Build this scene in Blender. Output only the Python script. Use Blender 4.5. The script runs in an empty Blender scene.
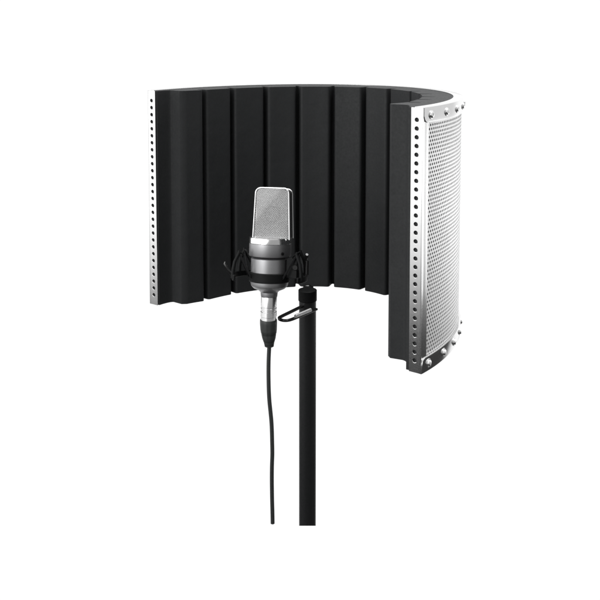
import bpy, bmesh, math, random
from mathutils import Vector, Matrix
random.seed(4)
S = 0.31                       # one unit below = height of the acoustic screen (0.31 m)
sc = bpy.context.scene
COL = sc.collection
PI = math.pi
rad = math.radians

# ------------------------------------------------------------------ materials
def new_mat(name):
    m = bpy.data.materials.new(name); m.use_nodes = True
    nt = m.node_tree
    return m, nt, nt.nodes['Principled BSDF']

def texco(nt):
    return nt.nodes.new('ShaderNodeTexCoord').outputs['Object']

def noise(nt, scale, detail=3.0, rough=.5, vec=None):
    n = nt.nodes.new('ShaderNodeTexNoise')
    n.inputs['Scale'].default_value = scale
    n.inputs['Detail'].default_value = detail
    n.inputs['Roughness'].default_value = rough
    nt.links.new(vec if vec is not None else texco(nt), n.inputs['Vector'])
    return n.outputs['Fac']

def ramp(nt, fac, a, b, p0=.3, p1=.7):
    r = nt.nodes.new('ShaderNodeValToRGB')
    r.color_ramp.elements[0].position = p0; r.color_ramp.elements[0].color = a
    r.color_ramp.elements[1].position = p1; r.color_ramp.elements[1].color = b
    nt.links.new(fac, r.inputs['Fac'])
    return r.outputs['Color']

def bump(nt, bs, height, strength, dist):
    b = nt.nodes.new('ShaderNodeBump')
    b.inputs['Strength'].default_value = strength
    b.inputs['Distance'].default_value = dist
    nt.links.new(height, b.inputs['Height'])
    nt.links.new(b.outputs['Normal'], bs.inputs['Normal'])

def stretch(nt, sx, sy, sz):
    mp = nt.nodes.new('ShaderNodeMapping')
    mp.inputs['Scale'].default_value = (sx, sy, sz)
    nt.links.new(texco(nt), mp.inputs['Vector'])
    return mp.outputs['Vector']

def g(v): return (v, v, v, 1)

def metal(name, base, r0, r1, grain=900, tint=(1, 1, 1), brushed=None, bstr=.0):
    m, nt, bs = new_mat(name)
    bs.inputs['Metallic'].default_value = 1
    vec = stretch(nt, *brushed) if brushed else None
    f = noise(nt, grain, 4, .6, vec)
    nt.links.new(ramp(nt, f, g(r0), g(r1)), bs.inputs['Roughness'])
    lo = [base * .93 * t for t in tint] + [1]; hi = [base * t for t in tint] + [1]
    nt.links.new(ramp(nt, noise(nt, 25, 3), lo, hi), bs.inputs['Base Color'])
    if bstr: bump(nt, bs, f, bstr, .0004)
    return m

def dull(name, c0, c1, r0, r1, scale, bstr=0, bdist=.0003, spec=.5, detail=4):
    m, nt, bs = new_mat(name)
    f = noise(nt, scale, detail, .6)
    nt.links.new(ramp(nt, f, c0 + (1,), c1 + (1,)), bs.inputs['Base Color'])
    nt.links.new(ramp(nt, noise(nt, scale * .13, 3), g(r0), g(r1)), bs.inputs['Roughness'])
    bs.inputs['Specular IOR Level'].default_value = spec
    if bstr: bump(nt, bs, f, bstr, bdist)
    return m

M_ALU    = metal('polished_aluminium', .90, .10, .17, 1200, (1, 1, 1))
M_PERF   = metal('satin_aluminium', .93, .44, .52, 1500)
M_BOLT   = metal('bright_steel', .95, .20, .28)
M_CHROME = metal('chrome', .95, .04, .08)
M_RING   = metal('satin_chrome', .90, .17, .24, 1500, (1, 1, 1), (1, 1, 12))
M_NICKEL = metal('gunmetal_nickel', .45, .40, .48, 1800, (1, 1, 1.02))
M_WIRE   = metal('grille_wire', .54, .34, .42)
M_CAPS   = metal('capsule_metal', .16, .3, .4, 600)
M_MIRROR  = metal('mirror_sheet', .80, .025, .05, 3000)  # mirror finish for the sheet added inside the head
M_CONN   = metal('connector_nickel', .80, .24, .32)
M_DARKM  = metal('dark_grille_side', .06, .4, .5)
M_FOAM   = dull('black_foam', (.0112, .0120, .0127), (.0160, .0171, .0180), .58, .72, 2600, .35, .0003, .38)
_nt = M_FOAM.node_tree; _bs = _nt.nodes['Principled BSDF']; _b1 = [n for n in _nt.nodes if n.type == 'BUMP'][0]
_b2 = _nt.nodes.new('ShaderNodeBump'); _b2.inputs['Strength'].default_value = .35; _b2.inputs['Distance'].default_value = .0022
_nt.links.new(noise(_nt, 38, 2, .45), _b2.inputs['Height']); _nt.links.new(_b2.outputs['Normal'], _b1.inputs['Normal'])
M_POLE   = dull('black_powder_coat', (.008, .0085, .009), (.011, .0115, .012), .34, .42, 3000, .12, .0001, .4)
M_PLAST  = dull('black_plastic', (.0035, .0038, .004), (.0055, .0058, .006), .5, .6, 900, .05, .0001, .16)
M_GLOSS  = dull('glossy_black_paint', (.008, .008, .008), (.011, .011, .011), .08, .14, 500, 0, .0001, .8)
M_RUB    = dull('black_rubber', (.022, .0245, .0238), (.034, .037, .036), .42, .55, 1500, .1, .0002, .4)
M_CORDS  = dull('elastic_cord', (.004, .004, .0045), (.008, .008, .0085), .6, .75, 4000, .2, .0002, .15)

# ------------------------------------------------------------------ mesh builder
class MB:
    def __init__(self): self.v = []; self.f = []
    def vert(self, p): self.v.append((p[0], p[1], p[2])); return len(self.v) - 1
    def face(self, ids): self.f.append(tuple(ids))
    def loops(self, rings, closed=True, cap0=True, cap1=True, flip=False):
        """skin a list of rings (each a list of points)"""
        idx = [[self.vert(p) for p in r] for r in rings]
        n = len(rings[0])
        for a, b in zip(idx, idx[1:]):
            for i in range(n if closed else n - 1):
                j = (i + 1) % n
                self.face((a[i], a[j], b[j], b[i]))
        if cap0: self.face(idx[0][::-1])
        if cap1: self.face(idx[-1])
        return idx
    def lathe(self, prof, c=(0, 0), n=48, cap=True):
        rings = [[(c[0] + r * math.cos(2 * PI * k / n), c[1] + r * math.sin(2 * PI * k / n), z) for k in range(n)] for r, z in prof]
        self.loops(rings, True, cap, cap)
    def tube(self, pts, r, n=10, cap=True):
        pts = [Vector(p) for p in pts]
        rr = r if isinstance(r, (list, tuple)) else [r] * len(pts)
        rings = []; prev = None
        for i, p in enumerate(pts):
            d = (pts[min(i + 1, len(pts) - 1)] - pts[max(i - 1, 0)]).normalized()
            if prev is None:
                up = Vector((0, 0, 1)) if abs(d.z) < .9 else Vector((1, 0, 0))
                u = d.cross(up).normalized()
            else:
                u = (prev - d * prev.dot(d)).normalized()
            prev = u; w = d.cross(u)
            rings.append([p + rr[i] * (math.cos(2 * PI * k / n) * u + math.sin(2 * PI * k / n) * w) for k in range(n)])
        self.loops(rings, True, cap, cap)
    def box(self, c, s, rz=0):
        q = Matrix.Rotation(rz, 3, 'Z')
        P = [Vector(c) + q @ Vector((x * s[0] / 2, y * s[1] / 2, z * s[2] / 2)) for z in (-1, 1) for x, y in ((-1, -1), (1, -1), (1, 1), (-1, 1))]
        self.loops([P[:4], P[4:]])
    def build(self, name, mat, parent=None, smooth=35, bev=0, segs=2, bang=40, loc=None):
        me = bpy.data.meshes.new(name)
        me.from_pydata([(x * S, y * S, z * S) for x, y, z in self.v], [], self.f)
        bm = bmesh.new(); bm.from_mesh(me)
        bmesh.ops.recalc_face_normals(bm, faces=bm.faces)
        bm.to_mesh(me); bm.free()
        me.materials.append(mat)
        if smooth:
            me.shade_smooth(); me.set_sharp_from_angle(angle=rad(smooth))
        o = bpy.data.objects.new(name, me); COL.objects.link(o)
        if parent: o.parent = parent
        if loc: o.location = [c * S for c in loc]
        if bev:
            b = o.modifiers.new('bevel', 'BEVEL'); b.width = bev * S; b.segments = segs
            b.limit_method = 'ANGLE'; b.angle_limit = rad(bang); b.harden_normals = False
        return o

def thing(name, label, cat, loc=(0, 0, 0), rz=0):
    o = bpy.data.objects.new(name, None); COL.objects.link(o)
    o.empty_display_size = .05
    o.location = [c * S for c in loc]; o.rotation_euler = (0, 0, rz)
    o['label'] = label; o['category'] = cat
    return o

# ------------------------------------------------------------------ acoustic screen
R, RK, T0 = .718, .8835, -3.51          # half width, depth of the bow, start angle
YAW = -36.93
YE = RK * math.sin(rad(T0))             # the plane of the two front edges

screen = thing('acoustic_screen', 'curved microphone screen with black ribbed foam inside and perforated silver metal outside', 'acoustic screen', (0, 0, 0), rad(YAW))

def P(t, off=0.0):
    """point of the bow at angle t (degrees), off = distance outwards"""
    c, s = math.cos(rad(t)), math.sin(rad(t))
    n = Vector((RK * c, R * s)).normalized()
    return Vector((R * c, RK * s)) + n * off

# arc length table
TT = [T0 + (180 - 2 * T0) * k / 2000 for k in range(2001)]
LL = [0.0]
for a, b in zip(TT, TT[1:]): LL.append(LL[-1] + (P(b) - P(a)).length)
LEN = LL[-1]
def t_at(s):
    if s <= 0: return TT[0] + s / (LL[1] / (TT[1] - TT[0]))
    if s >= LEN: return TT[-1]
    lo, hi = 0, 2000
    while hi - lo > 1:
        m = (lo + hi) // 2
        if LL[m] <= s: lo = m
        else: hi = m
    return TT[lo] + (TT[hi] - TT[lo]) * (s - LL[lo]) / (LL[hi] - LL[lo])

# foam with thirteen upright ribs, one moulding
GAPS = [10.5, 21.5, 33, 46, 60, 78.4, 94.8, 112, 128.3, 142.6, 157, 169.4]
TOP, FLOOR = -.165, -.108
def inner_len(t): return (P(t + .5, TOP) - P(t - .5, TOP)).length      # per degree
out = []
n = 140
for k in range(n + 1):
    t = T0 + .12 + (180 - 2 * T0 - .24) * k / n
    out.append(P(t, -.006))
edges = [-.2] + [e for c in GAPS for e in (c - .0068 / inner_len(c), c + .0068 / inner_len(c))] + [180.2]
inner = []
def side(t, sgn):
    """from gap floor up to the rib top at angle t; sgn +1: rib lies towards larger t"""
    L = inner_len(t); q = []
    rf, rt = .016, .013
    for a in (0, 18, 36, 54, 72, 90):                   # hollow fillet at the floor
        s = -rf * .55 * (1 - math.sin(rad(a))); o = FLOOR - rf * (1 - math.cos(rad(a)))
        q.append((t + sgn * s / L, o))
    for a in (0, 18, 36, 54, 72, 90):                   # rounded crest
        s = .004 + rt * (1 - math.cos(rad(a))); o = TOP + rt * (1 - math.sin(rad(a)))
        q.append((t + sgn * s / L, o))
    return q
# right end: short flat behind the metal edge then the hollow up to the first rib
def end_curve(x0, w, h):
    q = []
    for a in range(0, 91, 10):
        q.append((R - x0 - w * (1 - math.cos(rad(a))), YE + .003 + h * math.sin(rad(a))))
    return q
def cove():
    """from behind the metal flange back along a sloping shoulder and round into the flat end face"""
    q = [(R - .0630, YE + .003), (R - .0630, YE + .020)]
    x, y = q[-1]; L = .056
    q += [(x - .6 * L * k / 4, y + .8 * L * k / 4) for k in range(1, 5)]
    x, y = q[-1]; r = .034
    for k in range(1, 7):
        a0, a1 = rad(53 - 53 * (k - 1) / 6), rad(53 - 53 * k / 6); am = (a0 + a1) / 2; st = r * (a0 - a1)
        x -= st * math.cos(am); y += st * math.sin(am); q.append((x, y))
    return q
for x, y in cove(): inner.append(Vector((x, y)))
for i in range(0, len(edges), 2):
    a, b = edges[i], edges[i + 1]
    cham = ((0, .018), (.016, 0))      # cut-off corner of the outermost ribs
    d0 = -.026 if i == 0 else 0.0
    d1 = .024 if i == len(edges) - 2 else 0.0
    up = side(a, +1) if i else [(1.1 + e / inner_len(0), TOP + q + d0) for e, q in cham]
    dn = side(b, -1)[::-1] if i < len(edges) - 2 else [(178.4 - e / inner_len(180), TOP + q + d1) for e, q in cham[::-1]]
    inner += [P(t, o) for t, o in up]
    ta, tb = up[-1][0], dn[0][0]
    m = 6
    for k in range(1, m): inner.append(P(ta + (tb - ta) * k / m, TOP + d0 * (1 - k / m) + d1 * k / m))
    inner += [P(t, o) for t, o in dn]
for x, y in end_curve(.052, .020, .074)[::-1]: inner.append(Vector((-x, y)))
outline = inner + out[::-1]
mb = MB()
zs = [.0003, .9997]
mb.loops([[(p.x, p.y, z) for p in outline] for z in zs])
foam = mb.build('foam_liner', M_FOAM, screen, 32, .0032, 2, 50)

# perforated metal back: every hole is cut through the sheet
mb = MB()
PH = .0172; RH = .0051
ROW = PH * .8660254
key = {}
def pv(u, z, off, k=None):
    if k is not None and (k, off) in key: return key[(k, off)]
    q = P(t_at(u), off)
    i = mb.vert((q.x, q.y, z))
    if k is not None: key[(k, off)] = i
    return i
rows = int(.93 / ROW); cols = int((LEN - .05) / PH)
u0 = (LEN - cols * PH) / 2; z0 = .5 - rows * ROW / 2
cell = [(math.cos(rad(30 + 60 * k)) * PH / math.sqrt(3), math.sin(rad(30 + 60 * k)) * PH / math.sqrt(3)) for k in range(6)]
for r in range(rows + 1):
    zc = z0 + r * ROW
    for c in range(cols + (0 if r % 2 else 1)):
        uc = u0 + c * PH + (PH / 2 if r % 2 else 0)
        o_ = []; h_ = []; w_ = []
        for k in range(12):
            a = rad(30 + 30 * k)
            if k % 2 == 0: du, dz = cell[k // 2]
            else:
                p0, p1 = cell[k // 2], cell[(k // 2 + 1) % 6]
                du, dz = (p0[0] + p1[0]) / 2, (p0[1] + p1[1]) / 2
            u, z = uc + du, zc + dz
            o_.append(pv(u, z, 0.0, (round(u * 4000), round(z * 4000))))
            hu, hz = uc + RH * math.cos(a), zc + RH * math.sin(a)
            h_.append(pv(hu, hz, 0.0)); w_.append(pv(hu, hz, -.0055))
        for k in range(12):
            j = (k + 1) % 12
            mb.face((o_[k], o_[j], h_[j], h_[k])); mb.face((h_[k], h_[j], w_[j], w_[k]))
mb.build('perforated_panel', M_PERF, screen, 40)

# metal edge strip: a flange with a row of holes and a leg folded round the back
W = .0463; PITCH = .03247; NH = 29; HR = .0079
def edge_strip(sgn):
    mb = MB()
    yf, yb = YE - .0042, YE
    xo, xi = R + .0045, R - W
    def X(x): return sgn * x
    zt = .5 + PITCH * NH / 2; zb = .5 - PITCH * NH / 2
    N = 20
    xc = (R + xi) / 2
    for i in range(NH):
        za = zb + i * PITCH; zc = za + PITCH / 2
        rings = []
        ang = [2 * PI * (k + .5) / N for k in range(N)]
        sq = []
        for a in ang:
            dx, dz = math.cos(a), math.sin(a)
            hw0, hw1, hh = xo - xc, xc - xi, PITCH / 2
            q = min((hw0 if dx > 0 else hw1) / abs(dx), hh / abs(dz))
            x, z = xc + dx * q, zc + dz * q
            sq.append((x, z))
        # snap the four points nearest the corners
        for cx_, cz_ in ((xo, za + PITCH), (xi, za + PITCH), (xi, za), (xo, za)):
            k = min(range(N), key=lambda k: (sq[k][0] - cx_) ** 2 + (sq[k][1] - cz_) ** 2)
            sq[k] = (cx_, cz_)
        F = [mb.vert((X(x), yf, z)) for x, z in sq]; B = [mb.vert((X(x), yb, z)) for x, z in sq]
        def ring(r, y): return [mb.vert((X(xc + r * math.cos(a)), y, zc + r * math.sin(a))) for a in ang]
        h0 = ring(HR + .0012, yf); h1 = ring(HR, yf + .0011); h2 = ring(HR, yb)
        for k in range(N):
            j = (k + 1) % N
            for p, q in ((F, h0), (h0, h1), (h1, h2), (h2, B)): mb.face((p[k], p[j], q[j], q[k]))
    for a, b in ((0.0, zb), (zt, 1.0)):
        mb.loops([[(X(xo), yf, z), (X(xi), yf, z), (X(xi), yb, z), (X(xo), yb, z)] for z in (a, b)], True, True, True)
    for xx in (xo, xi):
        ids = [mb.vert((X(xx), y, z)) for y, z in ((yf, zb), (yb, zb), (yb, zt), (yf, zt))]
        mb.face(ids)
    # weld duplicates before building
    seen = {}; remap = []; nv = []
    for v in mb.v:
        k = (round(v[0] * 1e5), round(v[1] * 1e5), round(v[2] * 1e5))
        if k not in seen: seen[k] = len(nv); nv.append(v)
        remap.append(seen[k])
    mb.v = nv; fs = []
    for f in mb.f:
        ids = []
        for i in f:
            if remap[i] not in ids: ids.append(remap[i])
        if len(ids) > 2: fs.append(tuple(ids))
    mb.f = fs
    # the folded leg with its rounded corner
    prof = []
    rr = .006
    for k in range(7):
        a = rad(-90 + 90 * k / 6)
        prof.append(((xo + .0005) - rr + rr * math.cos(a) + 0, yf - .0006 + rr + rr * math.sin(a)))
    for k in range(1, 9):
        q = P(t_at(.036 * k / 8), .005); prof.append((q.x, q.y))
    back = []
    for k in range(8, -1, -1):
        q = P(t_at(.036 * k / 8), .0012); back.append((q.x, q.y))
    ring = prof + back
    mb.loops([[(X(x), y, z) for x, y in ring] for z in (.0, 1.0)])
    return mb.build('edge_strip', M_ALU, screen, 35)
edge_strip(1); edge_strip(-1)

# curved band along the top and the bottom with a lip over the foam, and its bolts
BH = .056
def bolt_mb():
    mb = MB()
    # washer then a low hexagon crown; axis +x (outwards)
    prof = [(.0168, 0), (.0168, .0016), (.0160, .0022), (.0126, .0022)]
    n = 36
    rings = [[(h, r * math.cos(2 * PI * k / n), r * math.sin(2 * PI * k / n)) for k in range(n)] for r, h in prof]
    for r, h in ((.0126, .0046), (.0116, .0064), (.0092, .0077), (.006, .0085), (.0052, .0086), (.0048, .0060)):
        rings.append([(h, r * math.cos(2 * PI * k / n), r * math.sin(2 * PI * k / n)) for k in range(n)])
    mb.loops(rings)
    return mb
bolt0 = None
BOLT_S = [.048 + k * .1315 for k in range(int((LEN - .096) / .1315) + 1)]
sc_ = (LEN - .096) / (BOLT_S[-1] - .048)
BOLT_S = [.048 + (s - .048) * sc_ for s in BOLT_S]
def band(top):
    global bolt0
    mb = MB(); rings = []
    s0, s1 = .0006, LEN - .0006
    fine = [.0006 * k for k in range(48)]; m_ = 240
    SS = [s0 + d for d in fine] + [s0 + .0292 + (s1 - s0 - .0584) * k / m_ for k in range(m_ + 1)] + [s1 - d for d in fine[::-1]]
    for s in SS:
        d = min(s - s0, s1 - s); rc = .026
        cut = rc - math.sqrt(max(0, rc * rc - max(0, rc - d) ** 2))
        h = BH - cut
        zi, zo = 1 - h, 1.0024
        lip = -.034
        bi = .0052 if d < .0385 else .0006
        pr = [(bi, zi), (.0078, zi), (.0088, zi + .001), (.0088, zo - .004), (.0078, zo - .0012), (.0055, zo), (lip, zo), (lip, zo - .0022), (bi, zo - .0022)]
        t = t_at(s)
        ring = []
        for off, z in pr:
            q = P(t, off)
            ring.append((q.x, q.y, z if top else 1 - z))
        rings.append(ring)
    mb.loops(rings)
    b = mb.build('top_band' if top else 'bottom_band', M_ALU, screen, 30)
    for s in BOLT_S:
        t = t_at(s); q = P(t, .0088); nrm = (P(t, .1) - P(t, 0)).normalized()
        if bolt0 is None:
            o = bolt0 = bolt_mb().build('bolt', M_BOLT, b, 30)
        else:
            o = bolt0.copy(); COL.objects.link(o); o.parent = b
        z = .972 if top else .028
        o.location = (q.x * S, q.y * S, z * S)
        o.rotation_euler = (random.uniform(0, 6.28), 0, 0)
        o.rotation_euler = (Matrix.Rotation(math.atan2(nrm.y, nrm.x), 3, 'Z') @ Matrix.Rotation(random.uniform(0, 6), 3, 'X')).to_euler()
band(True); band(False)

# ------------------------------------------------------------------ microphone
MX = -.0345
TILT, TURN = rad(-8), rad(-9.5)         # the microphone leans back a little and looks slightly to the left
def hung(z):
    q = Matrix.Rotation(TURN, 3, 'Z') @ Matrix.Rotation(TILT, 3, 'X') @ Vector((0, 0, z - .38))
    return (MX + q.x, q.y, .38 + q.z)
mic = thing('condenser_microphone', 'silver studio microphone with a flat mesh head and a grey metal body', 'microphone', hung(.115), TURN)
mic.rotation_euler = (TILT, 0, TURN)
Z0 = .115
mb = MB()
mb.lathe([(.0, .322 - Z0), (.0745, .322 - Z0), (.0798, .318 - Z0), (.0798, .215 - Z0), (.077, .204 - Z0), (.066, .193 - Z0), (.045, .184 - Z0), (.0365, .176 - Z0), (.0350, .160 - Z0), (.0335, .156 - Z0), (0, .156 - Z0)], n=64, cap=False)
mb.build('body', M_NICKEL, mic, 30)
mb = MB()
mb.lathe([(0, .327 - Z0), (.080, .327 - Z0), (.0875, .3285 - Z0), (.0892, .332 - Z0), (.0892, .3812 - Z0), (.0, .3812 - Z0)], n=72, cap=False)
mb.build('collar', M_NICKEL, mic, 30)
mb = MB()
mb.lathe([(0, .3818 - Z0), (.0884, .3818 - Z0), (.0896, .3832 - Z0), (.0896, .402 - Z0), (.088, .4062 - Z0), (.084, .4082 - Z0), (0, .4086 - Z0)], n=72, cap=False)
mb.build('chrome_ring', M_RING, mic, 25)
# small slide switch low on the collar
mb = MB()
a = rad(-44)
mb.tube([(math.cos(a) * r, math.sin(a) * r, .345 - Z0) for r in (.086, .0915, .0922)], [.0068, .0068, .0052], 14)
mb.build('switch', M_PLAST, mic, 30)

# head: rounded, slightly tapering slab
HB, HT = .402 - Z0, .6185 - Z0
REAR, HX = .007, .0115
def half_w(z): return .0815 + (.0745 - .0815) * (z - HB) / (HT - HB)
def head_outline(inset=0, rc=.026, n=8):
    rc = max(.004, rc - inset)
    pts = [(-half_w(HB) + inset, HB), (half_w(HB) - inset, HB)]
    zt = HT - inset; w = half_w(HT) - inset
    for k in range(n + 1):
        a = rad(90 * k / n); pts.append((w - rc + rc * math.cos(a), zt - rc + rc * math.sin(a)))
    for k in range(n + 1):
        a = rad(90 + 90 * k / n); pts.append((-w + rc + rc * math.cos(a), zt - rc + rc * math.sin(a)))
    return pts
DH = .043
def frame(y):
    mb = MB()
    p = head_outline(.0035)
    path = [p[1]] + p[2:] + [p[0]]
    fr = [(x, y, z - (REAR * (z - HB) / (HT - HB) if y > 0 else 0)) for x, z in path]
    # thicken sides by sampling
    dense = []
    for a, b in zip(fr, fr[1:]):
        m = 8 if (Vector(a) - Vector(b)).length > .05 else 1
        dense += [tuple(Vector(a).lerp(Vector(b), k / m)) for k in range(m)]
    dense.append(fr[-1])
    mb.tube(dense, .0037, 12)
    return mb.build('grille_frame', M_CHROME, mic, 60, loc=(HX, 0, 0))
frame(-DH); frame(DH)
# side wall of the head between both frames: dark fine gauze
mb = MB()
po = head_outline(.0065)
po = [po[1]] + po[2:] + [po[0]]
mb.loops([[(x, y, z - (REAR * (z - HB) / (HT - HB) if y > 0 else 0)) for x, z in po] for y in (-DH + .002, DH - .002)], False, False, False)
mb.build('head_side', M_DARKM, mic, 40, loc=(HX, 0, 0))
# woven mesh, front and back, every wire modelled
def woven(y, pitch=.00500, rw=.00115, ins=.005):
    mb = MB()
    zt = HT - ins; rc = .022
    def xlim(z):
        w = half_w(z) - ins
        if z > zt - rc:
            d = z - (zt - rc); w = half_w(HT) - ins - rc + math.sqrt(max(0, rc * rc - d * d))
        return w
    def ztop(x):
        w = half_w(HT) - ins
        if abs(x) > w - rc: return zt - rc + math.sqrt(max(0, rc * rc - min(rc, abs(x) - (w - rc)) ** 2))
        return zt
    nz = int((zt - HB) / pitch); nx = int(.075 / pitch)
    amp = rw * .8
    def strand(pts):
        rings = []
        for p in pts:
            rings.append(p)
        mb.tube(pts, rw, 5, False)
    for i in range(nz):
        z = HB + .004 + i * pitch
        w = xlim(z)
        if w < .01: continue
        m = int(2 * w / pitch)
        c = [(-w, y, z)] + [((k - m // 2) * pitch, y + amp * (1 if (k - m // 2 + i) % 2 else -1), z) for k in range(m + 1) if abs((k - m // 2) * pitch) < w] + [(w, y, z)]
        strand(c)
    for k in range(-nx - 1, nx + 2):
        x = k * pitch
        if abs(x) > half_w(HT) - ins - .001: continue
        tz = ztop(x)
        c = [(x, y - amp * (1 if (k + i) % 2 else -1), HB + .004 + i * pitch) for i in range(nz) if HB + .004 + i * pitch < tz] + [(x, y, tz)]
        strand(c)
    if y > 0: mb.v = [(a, b, c - REAR * (c - HB) / (HT - HB)) for a, b, c in mb.v]
    return mb.build('grille_mesh', M_WIRE, mic, 80, loc=(HX, 0, 0))
woven(-DH - .0005); woven(DH + .0005)
# polished sheet added behind the coarse mesh to mirror the front light's edge
for yy in (-.0355, .0355):
    mb = MB(); q = head_outline(.0075)
    k = REAR if yy > 0 else 0
    mb.loops([[(x, yy + d, z - k * (z - HB) / (HT - HB)) for x, z in q] for d in (-.0006, .0006)])
    mb.build('head_mirror', M_MIRROR, mic, 30, loc=(HX, 0, 0))
# capsule behind the mesh, on its post
mb = MB()
cz_ = .505 - Z0
def disc(prof):
    n = 40
    mb.loops([[(r * math.cos(2 * PI * k / n), y, cz_ + r * math.sin(2 * PI * k / n)) for k in range(n)] for r, y in prof])
disc([(.0295, -.0350), (.0295, -.0378), (.0300, -.0384), (.0332, -.0384), (.0338, -.0378), (.0338, -.0345), (.034, .021), (.0375, .024), (.0285, .024), (.028, .02), (.001, .020)])
mb.tube([(0, 0, cz_ - .036), (0, 0, HB - .0)], .012, 12)
mb.build('capsule', M_CAPS, mic, 30, loc=(HX, 0, 0))

# ------------------------------------------------------------------ shock mount
mount = thing('shock_mount', 'black elastic suspension cradle clamped round the grey microphone body', 'shock mount', hung(.2), TURN)
mount.rotation_euler = (TILT, 0, TURN)
def zz(z): return z - .2
def ringband(mb, r0, r1, za, zb, n=72, a0=0, a1=360):
    full = a1 - a0 >= 360
    rings = []
    m = n if full else n + 1
    for k in range(m):
        a = rad(a0 + (a1 - a0) * k / n); c, s = math.cos(a), math.sin(a)
        rings.append([(r0 * c, r0 * s, za), (r1 * c, r1 * s, za), (r1 * c, r1 * s, zb), (r0 * c, r0 * s, zb)])
    if full: rings.append(rings[0])
    mb.loops(rings, True, not full, not full)
mb = MB(); ringband(mb, .0804, .0868, zz(.222), zz(.262))
mb.box((.104, -.028, zz(.285)), (.05, .03, .085), rad(-14))
mb.build('inner_clamp', M_PLAST, mount, 30, .003, 2)
mb = MB(); mb.tube([(.118, -.042, zz(.29)), (.118, -.054, zz(.29)), (.118, -.058, zz(.29))], [.013, .013, .010], 16)
mb.build('clamp_screw', M_GLOSS, mount, 30)
mb = MB(); ringband(mb, .151, .160, zz(.228), zz(.252), 72, -32, 212)
mb.build('cradle_ring', M_PLAST, mount, 30, .002, 2)
POSTS = [203, 158, 112, 68, 22, -23]
cords = MB()
for i, a in enumerate(POSTS):
    def at(r, z, da=0): return (math.cos(rad(a + da)) * r, math.sin(rad(a + da)) * r, zz(z))
    mb = MB()
    mb.tube([at(r, z) for r, z in ((.157, .236), (.156, .27), (.150, .305), (.136, .334), (.132, .345), (.134, .352))], [.0085, .008, .0075, .0065, .006, .0045], 12)
    mb.tube([at(r, z) for r, z in ((.134, .346), (.118, .338), (.112, .328))], [.005, .0045, .003], 10)
    mb.build('post', M_PLAST, mount, 45)
    for da in (-17, 17):
        for d in (-.0035, .0035):
            cords.tube([at(.131, .337 + d), at(.110, .29 + d, da * .5), at(.089, .243 + d, da)], .0026, 7)
cords.build('elastic_cord', M_CORDS, mount, 60)
# swivel fork of the cradle: left thumb nut and right tilt screw
mb = MB()
mb.tube([(-.158, -.02, zz(.245)), (-.176, -.028, zz(.268)), (-.188, -.03, zz(.292)), (-.186, -.03, zz(.299))], [.007, .007, .006, .004], 10)
mb.build('thumb_lever', M_GLOSS, mount, 40)
mb = MB()
mb.tube([(.150, .036, zz(.25)), (.150, .036, zz(.31))], .011, 12)
mb.tube([(.146, .034, zz(.316)), (.153, .022, zz(.334)), (.155, .018, zz(.338))], [.0085, .0085, .006], 12)
mb.build('tilt_screw', M_GLOSS, mount, 40)

# ------------------------------------------------------------------ cable with its plug
cable = thing('microphone_cable', 'thin black cable with a silver plug hanging from the bottom of the microphone', 'cable', (-.0325, 0, -.857))
CB = -.857
cx0 = -.0325
UP = .009
def lean(z): return hung(z)[1]
def leanx(z): return hung(z)[0] - cx0
mb = MB()
mb.lathe([(.0, .166), (.0318, .166), (.0332, .1635), (.0332, .1125), (.0318, .111), (.0318, .107), (.0332, .1055), (.0332, .099), (.0320, .0975), (.0320, .092), (.0340, .0905), (.0340, .072), (.0325, .0705), (.0325, .058), (0, .058)], n=40, cap=False)
for i in range(len(mb.v)): mb.v[i] = (mb.v[i][0] + leanx(mb.v[i][2]), mb.v[i][1] + lean(mb.v[i][2]), mb.v[i][2] + UP - CB)
plug = mb.build('plug_shell', M_CONN, cable, 30)
mb = MB()
pr = [(0, .0575), (.0345, .0575), (.0358, .054), (.0352, .040), (.0338, .010), (.0318, -.006), (.0305, -.008), (.0300, -.014), (.0272, -.030), (.0238, -.044), (.0222, -.046), (.0222, -.050), (.0212, -.052), (.0210, -.0560), (.0200, -.0575), (.0196, -.0655), (.0165, -.0675), (0, -.0675)]
n = 40; rings = []
for r, z in pr:
    w = max(0, min(1, (.0575 - z) / .12))
    z = .0575 + (z - .0575) * .9; X0 = leanx(z) * (1 - w) + (-.006) * w
    rings.append([(X0 + r * (1 + (.03 * math.cos(10 * 2 * PI * k / n) if -.03 < z < .05 else 0)) * math.cos(2 * PI * k / n), r * (1 + (.03 * math.cos(10 * 2 * PI * k / n) if -.03 < z < .05 else 0)) * math.sin(2 * PI * k / n) + lean(z), z + UP - CB) for k in range(n)])
mb.loops(rings)
mb.build('strain_relief', M_RUB, cable, 40)
ctrl = [(-.0372, -.060), (-.0388, -.0827), (-.0408, -.125), (-.0415, -.1705), (-.0412, -.215), (-.0402, -.2586), (-.0378, -.3027), (-.0335, -.347), (-.0296, -.3913), (-.0277, -.436), (-.0268, -.4802), (-.0262, -.5337), (-.0281, -.5917), (-.0288, -.65), (-.0285, -.7), (-.0279, -.7487), (-.0268, -.80), (-.0262, -.850)]
def spline(pts, m=6):
    P_ = [Vector((x - cx0, lean(-.065) + .012 * math.sin((z + .06) * 5.0), z + .026 - CB)) for x, z in pts]
    P_ = [P_[0] * 2 - P_[1]] + P_ + [P_[-1] * 2 - P_[-2]]
    o = []
    for i in range(1, len(P_) - 2):
        for k in range(m):
            t = k / m; a, b, c, d = P_[i - 1:i + 3]
            o.append(.5 * ((2 * b) + (c - a) * t + (2 * a - 5 * b + 4 * c - d) * t * t + (3 * b - a - 3 * c + d) * t ** 3))
    o.append(P_[-2]); return o
mb = MB(); mb.tube(spline(ctrl), .0088, 14); mb.build('cord', M_RUB, cable, 60)

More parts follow.
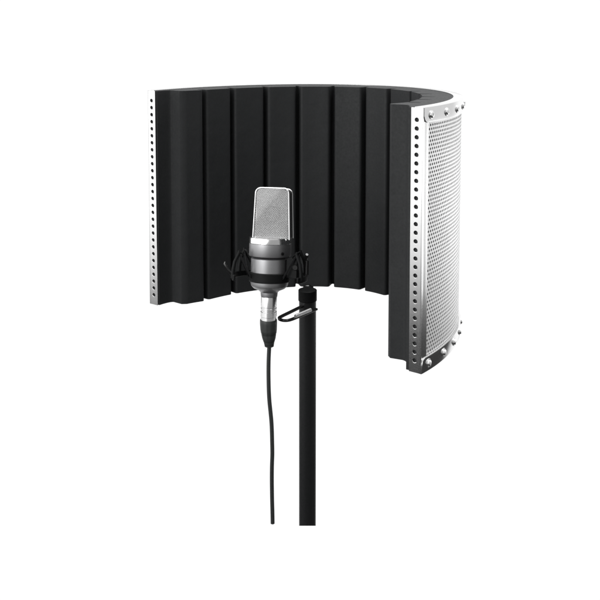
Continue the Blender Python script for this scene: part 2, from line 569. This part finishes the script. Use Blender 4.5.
# ------------------------------------------------------------------ stand
PX, PY = .1249, .2
PB, PT = -.979, .105
stand = thing('microphone_stand', 'straight black stand pole under the screen with a slotted arm reaching to the microphone', 'stand', (PX, PY, PB))
mb = MB(); n = 56; r = .0383
def prow(z, rr, slant=False):
    return [(rr * math.cos(2 * PI * k / n), rr * math.sin(2 * PI * k / n), z - (.57 * rr * math.sin(2 * PI * k / n) if slant else 0)) for k in range(n)]
mb.loops([prow(.0, r, True), prow(.25, r), prow(.55, r), prow(.8, r), prow(PT - PB, r), prow(PT - PB + .003, r * .93)])
mb.build('pole', M_POLE, stand, 30)
# clamp head carrying arm and screen
mb = MB(); ringb = [(0, 1.050), (.0395, 1.050), (.0415, 1.052), (.0415, 1.098), (.0395, 1.101), (0, 1.101)]
mb.lathe(ringb, n=48, cap=False)
mb.box((.0, .058, 1.073), (.03, .05, .04))
cl = mb.build('clamp', M_PLAST, stand, 30, .002)
mb = MB(); mb.tube([(0, .08, 1.073), (0, .088, 1.073), (0, .112, 1.073), (0, .116, 1.073)], [.016, .022, .022, .017], 10); mb.build('clamp_knob', M_GLOSS, cl, 30)
# bracket going back to the foot of the screen's panel
mb = MB(); mb.box((.006, .36, .970), (.05, .64, .012), rad(-1))
mb.build('support_bracket', M_PLAST, stand, 30, .002)
# slotted arm: one flat black strap bent round into a long U
def rel(p): return Vector((p[0] - PX, p[1] - PY))
ctl = [rel(p) for p in ((.150, .243), (.113, .188), (.0777, .1343), (.043, .079), (.0145, .034), (.0035, .010), (.0065, -.012), (.0225, -.026), (.0405, -.024), (.060, -.006), (.085, .027), (.118, .071), (.150, .114), (.164, .132))]
pp = [ctl[0] * 2 - ctl[1]] + ctl + [ctl[-1] * 2 - ctl[-2]]
path = []
for i in range(1, len(pp) - 2):
    for k in range(5):
        t = k / 5; a, b, c, d = pp[i - 1:i + 3]
        path.append(.5 * ((2 * b) + (c - a) * t + (2 * a - 5 * b + 4 * c - d) * t * t + (3 * b - a - 3 * c + d) * t ** 3))
path.append(pp[-2])
mb = MB(); rings = []
for i, p in enumerate(path):
    d = (path[min(i + 1, len(path) - 1)] - path[max(i - 1, 0)]).normalized(); q = Vector((-d.y, d.x))
    hw, za, zb = .0075, .050 - PB, .0595 - PB
    rings.append([(p.x - q.x * hw, p.y - q.y * hw, za), (p.x + q.x * hw, p.y + q.y * hw, za), (p.x + q.x * hw, p.y + q.y * hw, zb), (p.x - q.x * hw, p.y - q.y * hw, zb)])
mb.loops(rings)
arm = mb.build('slotted_arm', M_GLOSS, stand, 40, .002, 2)
a0, a1 = Vector((.072 - PX, .001 - PY)), Vector((.137 - PX, .086 - PY))
mb = MB(); mb.tube([(a0.x, a0.y, .0640 - PB), (a0.x * .95 + a1.x * .05, a0.y * .95 + a1.y * .05, .0650 - PB), (a1.x, a1.y, .0650 - PB)], .0078, 16)
mb.build('highlight_rod', M_PERF, arm, 40)  # pale rod added in place of the highlight along the near limb

# ------------------------------------------------------------------ light
w = bpy.data.worlds.new('World'); sc.world = w; w.use_nodes = True
nt = w.node_tree; nd = nt.nodes; lk = nt.links
bg = nd['Background']
tc = nd.new('ShaderNodeTexCoord'); sp = nd.new('ShaderNodeSeparateXYZ'); lk.new(tc.outputs['Generated'], sp.inputs[0])
def math_(op, a, b=None, clamp=False):
    m = nd.new('ShaderNodeMath'); m.operation = op; m.use_clamp = clamp
    for i, v in enumerate((a, b)):
        if v is None: continue
        if isinstance(v, (int, float)): m.inputs[i].default_value = v
        else: lk.new(v, m.inputs[i])
    return m.outputs[0]
def sstep(v, a, b, lo=0., hi=1.):
    m = nd.new('ShaderNodeMapRange'); m.interpolation_type = 'SMOOTHSTEP'
    lk.new(v, m.inputs['Value'])
    for k, x in zip(('From Min', 'From Max', 'To Min', 'To Max'), (a, b, lo, hi)): m.inputs[k].default_value = x
    return m.outputs['Result']
x, y, z = sp.outputs
hor = math_('SQRT', math_('ADD', math_('MULTIPLY', x, x), math_('MULTIPLY', y, y)))
cy = math_('DIVIDE', y, math_('MAXIMUM', hor, .001))
back = sstep(cy, .70, .84)                       # the white studio sweep behind the subject
cx_ = math_('DIVIDE', x, math_('MAXIMUM', hor, .001))
left = sstep(cx_, -.75, -.35, 1.0, 0.0)          # big white reflector on the left
ahead = sstep(cy, -.75, -.35, -.36, 0.0)          # the dim room behind the camera
walls = math_('ADD', math_('ADD', math_('MULTIPLY', left, .52), .68), ahead)
floor = .04
lvl = sstep(z, -.34, -.19)                       # darker studio floor, paler walls
up = math_('ADD', math_('MULTIPLY', lvl, walls), floor)
top = sstep(z, .35, .9, 0., .6)
front = math_('ADD', up, top)
one = math_('SUBTRACT', 1.0, back)
val = math_('ADD', math_('MULTIPLY', back, 1.06), math_('MULTIPLY', front, one))
lk.new(val, bg.inputs['Color']); bg.inputs['Strength'].default_value = 1.0

def area(name, loc, target, sx, sy, power):
    l = bpy.data.lights.new(name, 'AREA'); l.shape = 'RECTANGLE'; l.size = sx * S; l.size_y = sy * S; l.energy = power
    o = bpy.data.objects.new(name, l); COL.objects.link(o)
    o.location = [c * S for c in loc]
    o.rotation_euler = (Vector(target) - Vector(loc)).to_track_quat('-Z', 'Y').to_euler()
    return o
area('softbox_key', (-5.0, -4.0, 2.6), (0, .2, .5), 2.6, 2.6, 13)
def panel_light(name, aim, r, dist, ang, sx, sy, power):
    # an added flat light whose long edge crosses direction r seen from the microphone
    r = Vector(r).normalized(); e1 = Vector((-r.y, r.x, 0)).normalized(); e2 = r.cross(e1)
    if e2.z < 0: e2 = -e2
    n = -math.sin(rad(ang)) * e1 + math.cos(rad(ang)) * e2
    c = Vector(aim) + r * dist + n * sx / 2
    l = bpy.data.lights.new(name, 'AREA'); l.shape = 'RECTANGLE'; l.size = sx * S; l.size_y = sy * S; l.energy = power
    o = bpy.data.objects.new(name, l); COL.objects.link(o)
    m = Matrix((n, r.cross(n), r)).transposed().to_4x4()
    m.translation = c * S
    o.matrix_world = m
panel_light('head_edge_light', (MX, -.04, .52), (-.355, -.935, .09), 4.0, 52, 2.2, 3.0, 4.4)  # added light, placed so its edge reflects diagonally across the head
area('panel_fill', (5.0, 3.2, -.55), (.5, .3, -.55), 3.6, 1.8, 2.3)  # fill light added to brighten the perforated panel
area('softbox_top', (.6, .2, 5.0), (0, .2, .5), 3.2, 3.2, 16)

# ------------------------------------------------------------------ camera
cam = bpy.data.cameras.new('camera'); co = bpy.data.objects.new('camera', cam); COL.objects.link(co)
cam.sensor_width = 36; cam.lens = 917.44 / 600 * 36
cam.shift_x = 0; cam.shift_y = -204.48 / 600
co.location = (.09096 * S, -3.8211 * S, 1.3107 * S)
co.rotation_euler = (rad(90 - 4.5315), 0, 0)
cam.clip_start = .01; cam.clip_end = 100
sc.camera = co
sc.view_settings.view_transform = 'Standard'
try: sc.view_settings.look = 'None'
except Exception: pass
sc.view_settings.exposure = 0; sc.view_settings.gamma = 1
sc.cycles.max_bounces = 8; sc.cycles.glossy_bounces = 6
